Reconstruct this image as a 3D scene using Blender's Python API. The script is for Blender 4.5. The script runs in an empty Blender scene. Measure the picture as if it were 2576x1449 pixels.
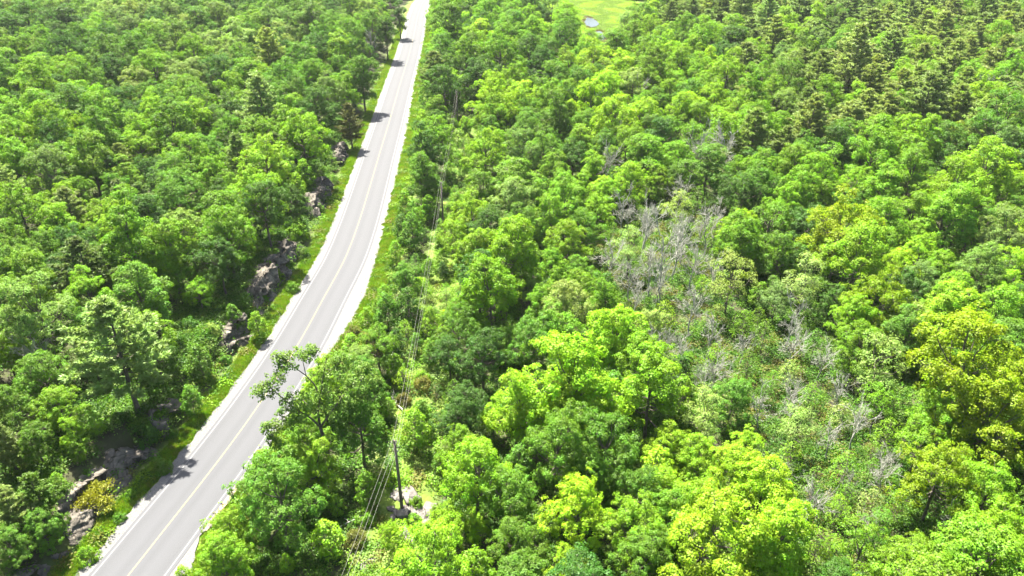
import bpy, math, random
import numpy as np
from mathutils import Vector

SC = bpy.context.scene
COL = SC.collection

# ---------------------------------------------------------------- camera
PITCH, CAM_H, FPX = math.radians(30.0), 55.0, 1839.0
cam = bpy.data.objects.new('camera', bpy.data.cameras.new('camera'))
COL.objects.link(cam)
cam.location = (0, 0, CAM_H)
cam.rotation_euler = (math.radians(90) - PITCH, 0, 0)
cam.data.sensor_width = 36.0
cam.data.lens = 36.0 * FPX / 2576.0
cam.data.clip_start, cam.data.clip_end = 0.5, 6000
SC.camera = cam

# ---------------------------------------------------------------- sky, sun, exposure
SUN_EL, SUN_AZ = math.radians(62), math.atan2(-0.42, 0.9)
w = bpy.data.worlds.new("World"); SC.world = w; w.use_nodes = True
nt = w.node_tree
sky = nt.nodes.new('ShaderNodeTexSky'); sky.sky_type = 'NISHITA'; sky.sun_disc = False
sky.sun_elevation = SUN_EL; sky.sun_rotation = SUN_AZ
sky.air_density = 1.0; sky.dust_density = 3.5
bg = nt.nodes['Background']; bg.inputs['Strength'].default_value = 0.06
nt.links.new(sky.outputs['Color'], bg.inputs['Color'])
sun = bpy.data.objects.new('sun', bpy.data.lights.new('sun', 'SUN'))
sun.data.energy = 5.0; sun.data.angle = math.radians(0.6); sun.data.color = (1.0, 0.935, 0.82)
sd = Vector((math.sin(SUN_AZ) * math.cos(SUN_EL), math.cos(SUN_AZ) * math.cos(SUN_EL), math.sin(SUN_EL)))
sun.rotation_euler = (-sd).to_track_quat('-Z', 'Y').to_euler()
sun.location = sd * 300
COL.objects.link(sun)
SC.view_settings.view_transform = 'Standard'; SC.view_settings.look = 'None'
SC.view_settings.gamma = 1.0; SC.view_settings.exposure = 2.68
SC.render.engine = 'CYCLES'
SC.cycles.max_bounces = 7; SC.cycles.diffuse_bounces = 5; SC.cycles.transmission_bounces = 4
SC.cycles.glossy_bounces = 2; SC.cycles.volume_bounces = 0
SC.cycles.use_denoising = True; SC.cycles.denoiser = 'OPENIMAGEDENOISE'; SC.cycles.denoising_input_passes = 'RGB_ALBEDO_NORMAL'; SC.cycles.sample_clamp_direct = 1.2; SC.cycles.sample_clamp_indirect = .6
SC.cycles.caustics_reflective = False; SC.cycles.caustics_refractive = False

# ---------------------------------------------------------------- projection helpers (photo drawn 2576 wide)
CP, SP = math.cos(PITCH), math.sin(PITCH)
def ray(px, py):
    X, Y = (px - 1288.0) / FPX, (724.5 - py) / FPX
    return X, CP + Y * SP, -SP + Y * CP
def flat(px, py, z=0.0):
    X, Y, Z = ray(px, py); t = (z - CAM_H) / Z
    return X * t, Y * t, t
def project(x, y, z):
    dz = z - CAM_H
    d = y * CP - dz * SP
    return 1288.0 + FPX * x / d, 724.5 - FPX * (y * SP + dz * CP) / d, d

# ---------------------------------------------------------------- road line and terrain
ROAD_PX = [(323,1449),(474,1257),(576,1128),(677,983),(755,862),(819,740),(867,659),(903,561),(926,486),
           (953,393),(977,315),(1004,220),(1028,142),(1043,81),(1050,41),(1062,7)]
rp = np.array([flat(*p)[:2] for p in ROAD_PX])
rx, ry = rp[:, 0], rp[:, 1]
k0 = (rx[2] - rx[0]) / (ry[2] - ry[0])
ry = np.concatenate([[-30, 20], ry, [420, 470]]); 
rx = np.concatenate([[rx[0] + k0 * (-30 - rp[0,1]), rx[0] + k0 * (20 - rp[0,1])], rx, [rx[-1] + 5, rx[-1] + 12]])
_y = np.arange(-30, 470, 1.0); _x = np.interp(_y, ry, rx)
kern = np.hanning(25); kern /= kern.sum()
_x = np.convolve(np.pad(_x, 12, mode='edge'), kern, mode='valid')
_x[:13] = np.interp(_y[:13], ry, rx); _x[-13:] = np.interp(_y[-13:], ry, rx)
_s = np.gradient(_x, _y)
def road_x(y): return np.interp(y, _y, _x)
def lat(x, y):                       # signed distance from the road's centre line, + to the east
    return (x - road_x(y)) / np.sqrt(1 + np.interp(y, _y, _s) ** 2)
RSH_PX = [(480,1449),(505,1335),(600,1205),(690,1100),(760,985),(812,905),(890,805),(925,742),(945,660),(962,580),(985,490),(1002,425),
          (1017,360),(1030,290),(1044,200),(1056,120),(1065,50),(1069,10)]
_rs = np.array([flat(*p)[:2] for p in RSH_PX]); _rl = np.clip(lat(_rs[:,0], _rs[:,1]), 4.0, 7.0)
def shoulder_r(y): return np.interp(y, _rs[:,1], _rl)
def sstep(a, b, v):
    t = np.clip((v - a) / (b - a), 0, 1); return t * t * (3 - 2 * t)
def wob(x, y): return (np.sin(x*.11+1.3)*np.cos(y*.083) + .6*np.sin(x*.23+y*.19+2) + .35*np.sin(x*.51-y*.43))
def height(x, y):
    x = np.asarray(x, float); y = np.asarray(y, float)
    s = lat(x, y)
    bank = 2.3 * sstep(20, 40, y) * (1 - .75 * sstep(150, 215, y)) + .6
    left = bank * sstep(7.8, 11.0, -s + .5 * np.sin(y * .31) + .35 * np.sin(y * .83)) + sstep(11, 40, -s) * (2.0 + .5 * wob(x, y))
    right = -.5 * sstep(6.0, 8.5, s) - .6 * sstep(14, 40, s) + .35 * sstep(8, 25, s) * wob(x, y)
    z = np.where(s < 0, left, right)
    z = z - .18 * (1 - sstep(4.6, 6.0, np.abs(s)))
    # flat wet meadow with open water, far to the north
    m = sstep(34, 24, np.hypot((x - 33) * .95, (y - 340) * .42)) 
    z = z * (1 - m) + m * (-1.3)
    return z
def H1(x, y): return float(height(x, y))
def place(px, py, zc=0.0):
    z = 0.0
    for _ in range(14):
        x, y, t = flat(px, py, z + zc); z = .5 * z + .5 * H1(x, y)
    return x, y, H1(x, y), t

# ---------------------------------------------------------------- material helpers
def mat(name):
    m = bpy.data.materials.new(name); m.use_nodes = True; m.node_tree.nodes.clear(); return m, m.node_tree.nodes, m.node_tree.links
def node(n, t, **kw):
    o = n.new(t)
    for k, v in kw.items(): setattr(o, k, v)
    return o
def leaf_material(name, trans=.42, rough=.5, gloss=.012, tscale=(1.15, 1.2, .45)):
    m, n, l = mat(name)
    out = node(n, 'ShaderNodeOutputMaterial')
    at = node(n, 'ShaderNodeAttribute', attribute_type='INSTANCER', attribute_name='color')
    tone = node(n, 'ShaderNodeAttribute', attribute_type='GEOMETRY', attribute_name='tone')
    hs = node(n, 'ShaderNodeHueSaturation')
    mr = node(n, 'ShaderNodeMapRange'); mr.inputs['To Min'].default_value = .72; mr.inputs['To Max'].default_value = 1.3
    mh = node(n, 'ShaderNodeMapRange'); mh.inputs['To Min'].default_value = .482; mh.inputs['To Max'].default_value = .514
    tcl = node(n, 'ShaderNodeTexCoord'); nzl = node(n, 'ShaderNodeTexNoise'); nzl.inputs['Scale'].default_value = .55; nzl.inputs['Detail'].default_value = 3
    l.new(tcl.outputs['Object'], nzl.inputs['Vector'])
    adl = node(n, 'ShaderNodeMath', operation='MULTIPLY_ADD'); adl.inputs[1].default_value = 1.5; l.new(nzl.outputs['Fac'], adl.inputs[0])
    sbl = node(n, 'ShaderNodeMath', operation='SUBTRACT'); sbl.inputs[1].default_value = .75; l.new(tone.outputs['Fac'], sbl.inputs[0]); l.new(sbl.outputs[0], adl.inputs[2])
    l.new(adl.outputs[0], mr.inputs['Value']); l.new(adl.outputs[0], mh.inputs['Value']); mr.clamp = False
    l.new(at.outputs['Color'], hs.inputs['Color']); l.new(mr.outputs['Result'], hs.inputs['Value']); l.new(mh.outputs['Result'], hs.inputs['Hue'])
    di = node(n, 'ShaderNodeBsdfDiffuse'); l.new(hs.outputs['Color'], di.inputs['Color'])
    tr = node(n, 'ShaderNodeBsdfTranslucent')
    mu = node(n, 'ShaderNodeMix', data_type='RGBA', blend_type='MULTIPLY'); mu.inputs[0].default_value = 1
    l.new(hs.outputs['Color'], mu.inputs[6]); mu.inputs[7].default_value = (*tscale, 1); l.new(mu.outputs[2], tr.inputs['Color'])
    mx = node(n, 'ShaderNodeMixShader'); mx.inputs[0].default_value = trans
    l.new(di.outputs[0], mx.inputs[1]); l.new(tr.outputs[0], mx.inputs[2])
    gl = node(n, 'ShaderNodeBsdfGlossy'); gl.inputs['Roughness'].default_value = rough
    m2 = node(n, 'ShaderNodeMixShader'); m2.inputs[0].default_value = gloss
    l.new(mx.outputs[0], m2.inputs[1]); l.new(gl.outputs[0], m2.inputs[2]); l.new(m2.outputs[0], out.inputs['Surface'])
    return m
def rough_material(name, stops, scale, rough=.9, bump=.0, detail=6, dist=.0, coord='Object', second=None, bscale=None, stretch=(1,1,1)):
    m, n, l = mat(name)
    out = node(n, 'ShaderNodeOutputMaterial'); b = node(n, 'ShaderNodeBsdfPrincipled'); l.new(b.outputs[0], out.inputs['Surface'])
    b.inputs['Roughness'].default_value = rough; b.inputs['Specular IOR Level'].default_value = .25
    tc = node(n, 'ShaderNodeTexCoord'); mp = node(n, 'ShaderNodeMapping'); mp.inputs['Scale'].default_value = stretch
    l.new(tc.outputs[coord], mp.inputs['Vector'])
    tx = node(n, 'ShaderNodeTexNoise'); tx.inputs['Scale'].default_value = scale; tx.inputs['Detail'].default_value = detail; tx.inputs['Distortion'].default_value = dist
    l.new(mp.outputs[0], tx.inputs['Vector'])
    cr = node(n, 'ShaderNodeValToRGB'); l.new(tx.outputs['Fac'], cr.inputs['Fac'])
    while len(cr.color_ramp.elements) < len(stops): cr.color_ramp.elements.new(.5)
    for e, (p, c) in zip(cr.color_ramp.elements, stops): e.position = p; e.color = (*c, 1)
    col = cr.outputs['Color']
    l.new(col, b.inputs['Base Color'])
    if bump:
        t2 = node(n, 'ShaderNodeTexNoise'); t2.inputs['Scale'].default_value = bscale or scale * 4; t2.inputs['Detail'].default_value = 8
        l.new(mp.outputs[0], t2.inputs['Vector'])
        bp = node(n, 'ShaderNodeBump'); bp.inputs['Strength'].default_value = bump; bp.inputs['Distance'].default_value = .3
        l.new(t2.outputs['Fac'], bp.inputs['Height']); l.new(bp.outputs[0], b.inputs['Normal'])
    return m, n, l, b, cr

LEAF = leaf_material('broad_leaf')
NEEDLE = leaf_material('pine_needle', trans=.42, rough=.55, gloss=.03, tscale=(1.15, 1.15, .8))
BLADE = leaf_material('grass_blade', trans=.4, gloss=.02)
BARK = rough_material('bark', [(.3, (.05, .042, .033)), (.7, (.15, .13, .105))], 9, bump=.6, stretch=(1, 1, .25))[0]
DEADWOOD = rough_material('weathered_wood', [(.3, (.19, .19, .16)), (.7, (.36, .365, .315))], 5, bump=.3, stretch=(1, 1, .3))[0]

# ---------------------------------------------------------------- mesh helpers
def build_mesh(name, V, F, mats, midx=None, tone=None, smooth=False):
    """V (n,3); F list of index arrays (each (k,3) or (k,4)); midx a material index per array"""
    me = bpy.data.meshes.new(name)
    V = np.asarray(V, np.float32); me.vertices.add(len(V)); me.vertices.foreach_set('co', V.ravel())
    loops = np.concatenate([f.ravel() for f in F]).astype(np.int32)
    tot = np.concatenate([np.full(len(f), f.shape[1], np.int32) for f in F])
    me.loops.add(len(loops)); me.loops.foreach_set('vertex_index', loops)
    me.polygons.add(len(tot)); me.polygons.foreach_set('loop_start', np.concatenate([[0], np.cumsum(tot)[:-1]]).astype(np.int32))
    if midx is not None: me.polygons.foreach_set('material_index', np.concatenate([np.full(len(f), i, np.int32) for f, i in zip(F, midx)]))
    if smooth: me.polygons.foreach_set('use_smooth', np.ones(len(tot), bool))
    if tone is not None:
        a = me.attributes.new('tone', 'FLOAT', 'POINT'); a.data.foreach_set('value', np.asarray(tone, np.float32))
    for m in mats: me.materials.append(m)
    me.update(calc_edges=True); me.validate(); return me
def unit(v): return v / np.maximum(np.linalg.norm(v, axis=-1, keepdims=True), 1e-9)
def leaves(P, N, L, W, rng, T=None):
    """one pointed, slightly folded leaf per point: P position, N facing"""
    n = len(P); N = unit(N)
    if T is None: T = rng.normal(size=(n, 3))
    T = unit(T - (T * N).sum(1, keepdims=True) * N); B = np.cross(N, T)
    L = np.broadcast_to(np.asarray(L, float), (n,))[:, None]; W = np.broadcast_to(np.asarray(W, float), (n,))[:, None]
    V = np.stack([P - T * L * .5, P + B * W * .5 + N * W * .18, P + T * L * .5 - N * L * .08, P - B * W * .5 + N * W * .18], 1).reshape(-1, 3)
    F = np.arange(4 * n, dtype=np.int32).reshape(n, 4)
    return V, F
def tube(path, rad, sides=7):
    path = np.asarray(path, float); rad = np.asarray(rad, float); n = len(path)
    T = unit(np.gradient(path, axis=0)); ref = np.array([.31, .95, .07]); 
    if abs(T[0] @ ref) > .9: ref = np.array([.9, -.1, .4])
    A = unit(np.cross(T, ref)); B = np.cross(T, A)
    a = np.linspace(0, 2 * np.pi, sides, endpoint=False)
    V = path[:, None] + rad[:, None, None] * (np.cos(a)[None, :, None] * A[:, None] + np.sin(a)[None, :, None] * B[:, None])
    i = np.arange(n - 1)[:, None] * sides; j = np.arange(sides)[None]
    F = np.stack([i + j, i + (j + 1) % sides, i + sides + (j + 1) % sides, i + sides + j], -1).reshape(-1, 4).astype(np.int32)
    return V.reshape(-1, 3), F
def join(parts):
    Vs, Fs, o = [], [], 0
    for V, F in parts: Vs.append(V); Fs.append(F + o); o += len(V)
    return np.concatenate(Vs), np.concatenate(Fs)
def bend(a, b, n=6, sag=0.0, wig=.0, rng=None):
    a, b = np.asarray(a, float), np.asarray(b, float); t = np.linspace(0, 1, n)[:, None]
    p = a + (b - a) * t; p[:, 2] += sag * (4 * t * (1 - t))[:, 0]
    if wig: p[1:-1] += rng.normal(size=(n - 2, 3)) * wig
    return p

# ---------------------------------------------------------------- foliage builders (every proto: trunk mesh, crown mesh)
def clump_leaves(C, Nrm, R, per, L, rng, flat=.5, up=.35, jit=.33, droop=.45):
    """leaf sprays: small umbrellas of leaves at C facing Nrm"""
    n = len(C); N = unit(Nrm)
    idx = np.repeat(np.arange(n), per); m = len(idx)
    c, nn = C[idx], N[idx]; r = np.asarray(R)[idx]
    rho = np.sqrt(rng.random(m)); 
    d = rng.normal(size=(m, 3)); d = unit(d - (d * nn).sum(1, keepdims=True) * nn)
    P = c + d * (rho * r)[:, None] + nn * ((flat * rng.normal(size=m) * .45 - droop * rho ** 2) * r)[:, None]
    nl = unit(nn * .75 + d * (rho * .75)[:, None] + np.array([0, 0, up]) + rng.normal(size=(m, 3)) * jit)
    T = d + rng.normal(size=(m, 3)) * .6 - np.array([0, 0, .25])
    LL = L * rng.uniform(.7, 1.3, m)
    V, F = leaves(P, nl, LL, LL * rng.uniform(.55, .8, m), rng, T)
    tone = np.clip(np.repeat(rng.normal(.5, .15, n), per) + rng.normal(0, .10, m), 0, 1)
    return V, F, np.repeat(tone, 4)
def broadleaf(seed, h, R, base, lobes=12, clumps=22, per=42, L=.27, lr=.40, cr=.55, top=.62, gaps=.0):
    f1, f2, f3 = np.random.default_rng(seed + 900).uniform(0, 6.28, 3)
    rng = np.random.default_rng(seed); tp, Cs, Ns, Rs = [], [], [], []
    ch = h - base
    lob = []
    k = 0
    ga = 2.39996
    for i in range(lobes):
        u = (i + .5) / lobes                       # 0 low rim .. 1 top
        prof = math.sqrt(max(0, 1 - ((u - .34) / .74) ** 2)) * (1 - lr * .72)
        a = i * ga + rng.normal() * .35
        rad = R * prof * rng.uniform(.55, 1.12) * (1 - .35 * (u > .8)) * (1 + .16 * math.sin(2 * a + f1) + .12 * math.sin(3 * a + f2))
        z = base + ch * (.14 + u * (.98 - lr * R / ch * .55 - .14)) + rng.normal() * .07 * ch
        lob.append((np.array([math.cos(a) * rad, math.sin(a) * rad, z]), R * lr * rng.uniform(.55, 1.25)))
    trunk_top = np.array([rng.normal() * .05 * R, rng.normal() * .05 * R, base + ch * top])
    p = bend((0, 0, -.6), trunk_top, 8, wig=.05 * R * .3, rng=rng)
    tp.append(tube(p, np.linspace(h * .018, h * .007, 8), 8))
    for c, r in lob:
        s = p[3] + (p[-1] - p[3]) * np.clip((c[2] - base) / ch * .9, 0, 1)
        tp.append(tube(bend(s, c - (0, 0, r * .2), 6, sag=-.05 * h, wig=.08, rng=rng), np.linspace(h * .007, h * .0025, 6), 5))
        m = int(clumps * (r / (R * lr)) ** 1.6) + 3
        d = unit(rng.normal(size=(m * 3, 3)) + np.array([0, 0, .35])); d = d[d[:, 2] > -.45][:m]
        q = c + d * r * np.array([1, 1, .82]) * np.where(rng.random((len(d), 1)) < .16, rng.uniform(1.1, 1.5, (len(d), 1)), rng.uniform(.65, 1.12, (len(d), 1)))
        o = unit(d * .75 + unit(c - np.array([0, 0, base + ch * .3]))[None] * .35 + np.array([0, 0, .3]))
        for e in q[:: 5]: tp.append(tube(bend(c - (0, 0, r * .2), e, 3), [h * .0025, h * .0018, h * .001], 3))
        Cs.append(q); Ns.append(o); Rs.append(rng.uniform(.75, 1.25, len(q)) * cr)
    C, N, Rr = np.concatenate(Cs), np.concatenate(Ns), np.concatenate(Rs)
    if gaps: k = rng.random(len(C)) > gaps; C, N, Rr = C[k], N[k], Rr[k]
    # drop sprays buried deep inside other lobes
    inside = np.zeros(len(C), int)
    for c, r in lob: inside += (np.linalg.norm((C - c) / np.array([1, 1, .82]), axis=1) < r * .72)
    k = inside < 1 + (rng.random(len(C)) < .25); C, N, Rr = C[k], N[k], Rr[k]
    V, F, t = clump_leaves(C, N, Rr, per, L, rng)
    return join(tp), (V, F, t), NEEDLE if False else LEAF
def spread_shrub(seed, h, R, n=46, per=34, L=.2, cr=.4, golden=False):
    rng = np.random.default_rng(seed)
    d = unit(rng.normal(size=(n * 3, 3)) * np.array([1, 1, .8]) + np.array([0, 0, .35])); d = d[d[:, 2] > -.05][:n]
    C = d * np.array([R, R, h]) * rng.uniform(.55, .95, (len(d), 1))
    tp = [tube(bend((rng.normal() * .1, rng.normal() * .1, -.3), c * .95, 4, wig=.04, rng=rng), [.035, .025, .018, .01], 4) for c in C[::3]]
    V, F, t = clump_leaves(C, unit(d + np.array([0, 0, .4])), rng.uniform(.7, 1.3, len(C)) * cr, per, L, rng)
    return join(tp), (V, F, t), LEAF
def sapling(seed, h, R, tiers=11, per=30, L=.2, cr=.36, sparse=1.0):
    rng = np.random.default_rng(seed); Cs, Ns = [], []
    p = bend((0, 0, -.4), (rng.normal() * .12, rng.normal() * .12, h * .97), 7, wig=.06, rng=rng)
    tp = [tube(p, np.linspace(h * .012, .008, 7), 5)]
    for i in range(tiers):
        u = (i + .3) / tiers; z = h * (.22 + .78 * u); rad = R * (1 - u ** 2.2) ** .6 * (.55 + .45 * min(1, u * 4))
        m = max(1, int(round(sparse * (2 + 7 * rad / R))))
        for j in range(m):
            a = j * 6.283 / m + i * 1.9 + rng.normal() * .3; rr = rad * rng.uniform(.55, 1.05)
            c = np.array([math.cos(a) * rr, math.sin(a) * rr, z + rng.normal() * .12 * h / 6])
            tp.append(tube(bend((p[0, 0], p[0, 1], z - .25 * rr), c, 3), [.018, .013, .007], 3))
            Cs.append(c); Ns.append(np.array([math.cos(a) * .7, math.sin(a) * .7, .75]))
    Cs.append(p[-1]); Ns.append(np.array([0, 0, 1.]))
    C, N = np.array(Cs), np.array(Ns)
    V, F, t = clump_leaves(C, N, rng.uniform(.75, 1.3, len(C)) * cr, per, L, rng, droop=.6)
    return join(tp), (V, F, t), LEAF
def pine(seed, h, R, whorls=15, tufts=9, needles=15, NL=.36, thin=1.0):
    rng = np.random.default_rng(seed)
    p = bend((0, 0, -.6), (rng.normal() * .2, rng.normal() * .2, h), 10, wig=.03, rng=rng)
    tp = [tube(p, np.linspace(h * .017, .03, 10), 8)]
    TC, TN = [], []
    for i in range(whorls):
        u = (i + .5) / whorls; z = h * (.2 + .8 * u) + rng.normal() * .15
        br = R * (1 - u ** 1.5) ** .8 * (.62 + .38 * min(1, u * 3.5)) * rng.uniform(.72, 1.12) + .25
        m = rng.integers(5, 8)
        for j in range(m):
            a = j * 6.283 / m + i * 2.1 + rng.normal() * .25; ln = br * rng.uniform(.62, 1.18)
            rise = ln * (.14 + .35 * u) + rng.normal() * .1
            e = np.array([math.cos(a) * ln, math.sin(a) * ln, z + rise]); b = bend((p[0, 0], p[0, 1], z), e, 6, sag=-.09 * ln)
            tp.append(tube(b, np.linspace(.012 + .012 * ln, .008, 6), 4))
            nt_ = max(3, int(tufts * ln / R * thin + 2))
            for q in range(nt_):
                f = .3 + .7 * (q + rng.random()) / nt_
                c = b[0] + (b[-1] - b[0]) * f; c[2] += -.09 * ln * 4 * f * (1 - f)
                side = rng.normal() * .24 * ln * (1.1 - f) + rng.normal() * .05
                c = c + np.array([-math.sin(a) * side, math.cos(a) * side, abs(rng.normal()) * .08 + .05 * ln * abs(side)])
                TC.append(c); TN.append(np.array([math.cos(a) * .7, math.sin(a) * .7, .65]) + rng.normal(size=3) * .25)
    for q in range(8): TC.append(p[-1] - (0, 0, q * .16)); TN.append(np.array([rng.normal() * .4, rng.normal() * .4, 1.]))
    C, N = np.array(TC), unit(np.array(TN)); n = len(C)
    idx = np.repeat(np.arange(n), needles); m = len(idx)
    D = unit(N[idx] + rng.normal(size=(m, 3)) * .5)
    LL = NL * rng.uniform(.75, 1.25, m)
    P = C[idx] + D * LL[:, None] * .5 + rng.normal(size=(m, 3)) * .07
    nl = unit(np.cross(D, rng.normal(size=(m, 3))) + np.array([0, 0, .5]))
    V, F = leaves(P, nl, LL, rng.uniform(.08, .14, m), rng, D)
    tone = np.clip(np.repeat(rng.normal(.5, .12, n), needles) + rng.normal(0, .12, m), 0, 1)
    return join(tp), (V, F, np.repeat(tone, 4)), NEEDLE
def bare(seed, h, spread, dens=1.0, lean=(0, 0)):
    rng = np.random.default_rng(seed); tp, cp = [], []
    top = np.array([lean[0] * h + rng.normal() * .06 * h, lean[1] * h + rng.normal() * .06 * h, h * .62])
    p = bend((0, 0, -.5), top, 8, wig=.04 * h * .25, rng=rng)
    tp.append(tube(p, np.linspace(h * .017, h * .008, 8), 7))
    def grow(a, d, ln, r, lv):
        e = a + d * ln; q = bend(a, e, 5 if lv < 3 else 3, sag=.05 * ln * (1 if rng.random() < .6 else -1), wig=.05 * ln, rng=rng)
        cp.append(tube(q, np.linspace(r, max(r * .5, .014), len(q)), 5 if lv < 2 else 3))
        if lv >= 4: return
        n = int(rng.integers(3, 6) * dens + .5)
        for i in range(n):
            f = rng.uniform(.3, 1) if i else 1.0
            k = a + (q[-1] - a) * f if f < 1 else q[-1]
            if f < 1: k = q[min(len(q) - 1, int(f * (len(q) - 1)))]
            dd = unit(d + rng.normal(size=3) * .5 + np.array([0, 0, .12]))
            grow(k, dd, ln * rng.uniform(.42, .7), max(r * .55, .021), lv + 1)
    for i in range(8):
        f = .42 + .58 * (i + 1) / 8; k = p[min(7, int(f * 7))]; a = i * 2.4 + rng.normal() * .4
        d = unit(np.array([math.cos(a) * spread, math.sin(a) * spread, .75 + .6 * f]))
        grow(k, d, h * rng.uniform(.17, .3), h * .0075, 1)
    return join(tp), (*join(cp), None), DEADWOOD

PROTO = {}          # kind -> list of (trunk mesh, crown mesh, height, radius)
def proto(kind, data, h, R, dead=False):
    (tv, tf), (cv, cf, tone), m = data
    tm = build_mesh(kind + '_trunk', tv, [tf], [DEADWOOD if dead else BARK], smooth=True)
    cm = build_mesh(kind + '_crown', cv, [cf], [m], tone=tone)
    PROTO.setdefault(kind, []).append((tm, cm, h, R))
for s in range(7):
    proto('maple', broadleaf(11 + s, 12, 4.3 + .35 * (s % 3 - 1), 2.4, lobes=18 + s % 4, clumps=27, per=42, L=.195, lr=.33, cr=.45), 12, 4.3)
for s in range(6):
    proto('oak', broadleaf(41 + s, 12, 4.6 + .3 * (s % 3 - 1), 2.6, lobes=22 + s % 4, clumps=23, per=46, L=.17, lr=.29, cr=.41), 12, 4.6)
for s in range(4):
    proto('tall', broadleaf(61 + s, 13, 3.3, 2.4, lobes=18, clumps=25, per=42, L=.19, lr=.38, cr=.44), 13, 3.3)
for s in range(3):
    proto('thin', broadleaf(81 + s, 10, 3.6, 1.8, lobes=15, clumps=16, per=24, L=.19, lr=.34, cr=.5, gaps=.25), 10, 3.6)
for s in range(4):
    proto('sapling', sapling(101 + s, 6, 1.75), 6, 1.75)
for s in range(3):
    proto('sprout', sapling(121 + s, 6, 2.0, tiers=10, per=15, L=.19, cr=.42, sparse=.75), 6, 2.0)
for s in range(4):
    proto('shrub', spread_shrub(141 + s, 2.4, 1.9, n=60), 2.4, 1.9)
for s in range(5):
    proto('pine', pine(161 + s, 14, 4.2, whorls=11 + s % 3, tufts=17, needles=26, NL=.5), 14, 4.0)
for s in range(3):
    proto('stuntpine', pine(181 + s, 12, 2.9, whorls=16, tufts=11, needles=16), 12, 2.7)
for s in range(5):
    proto('bare', bare(201 + s, 11, .8 + .15 * (s % 3), lean=(.04 * (s - 2), .03)), 11, 4.0, dead=True)

# ---------------------------------------------------------------- things
def tag(o, label, cat, group=None, kind=None):
    if label: o['label'] = label
    if cat: o['category'] = cat
    if group: o['group'] = group
    if kind: o['kind'] = kind
    return o
def link(name, me, parent=None, kind=None):
    o = bpy.data.objects.new(name, me); COL.objects.link(o)
    if parent: o.parent = parent
    if kind: o['kind'] = kind
    return o
def empty(name, loc, rz=0.0):
    o = bpy.data.objects.new(name, None); COL.objects.link(o); o.location = loc; o.rotation_euler = (0, 0, rz); o.empty_display_size = .5
    return o

PAL = {'p': (.185, .335, .010), 'Y': (.142, .275, .009), 'y': (.115, .235, .010), 'g': (.080, .180, .013), 'd': (.046, .115, .012),
       'b': (.12, .205, .038), 'w': (.175, .265, .055), 'o': (.18, .265, .05), 'P': (.12, .195, .038), 'T': (.155, .245, .004), 'n': (.12, .13, .025)}
CNAME = {'p': 'bright yellow-lime', 'Y': 'lime-green', 'y': 'fresh yellow-green', 'g': 'mid-green', 'd': 'dark green', 'b': 'grey-green',
         'w': 'pale whitish-green', 'o': 'olive', 'P': 'dark olive', 'T': 'golden-green', 'n': 'brownish-green'}
TYPES = {   # type -> proto kind, object name, wording, category, height per crown width, share of height where the visible crown centre sits
 'M': ('maple', 'broadleaf_tree', 'broad clumpy tree', 'tree', 1.34, .66, 'broadleaf trees of the forest'),
 'O': ('oak', 'broadleaf_tree', 'round fine-leaved tree', 'tree', 1.28, .66, 'broadleaf trees of the forest'),
 'N': ('tall', 'broadleaf_tree', 'tall narrow tree', 'tree', 1.75, .66, 'broadleaf trees of the forest'),
 'E': ('thin', 'broadleaf_tree', 'thin sparse tree', 'tree', 1.3, .62, 'broadleaf trees of the forest'),
 'S': ('sapling', 'sapling', 'leafy sapling', 'sapling', 1.6, .6, 'saplings among the trees'),
 'U': ('sprout', 'sapling', 'thin sparse sapling', 'sapling', 1.5, .6, 'saplings among the trees'),
 'B': ('shrub', 'shrub', 'bushy shrub', 'shrub', .72, .5, 'shrubs along the road and clearing'),
 'C': ('pine', 'pine_tree', 'broad layered pine', 'pine tree', 1.4, .6, 'pine trees of the forest'),
 'K': ('stuntpine', 'pine_tree', 'narrow pine', 'pine tree', 1.9, .6, 'pine trees of the forest'),
 'D': ('bare', 'dead_tree', 'bare dead tree', 'dead tree', 1.75, .58, 'bare dead trees of the forest'),
}
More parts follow.
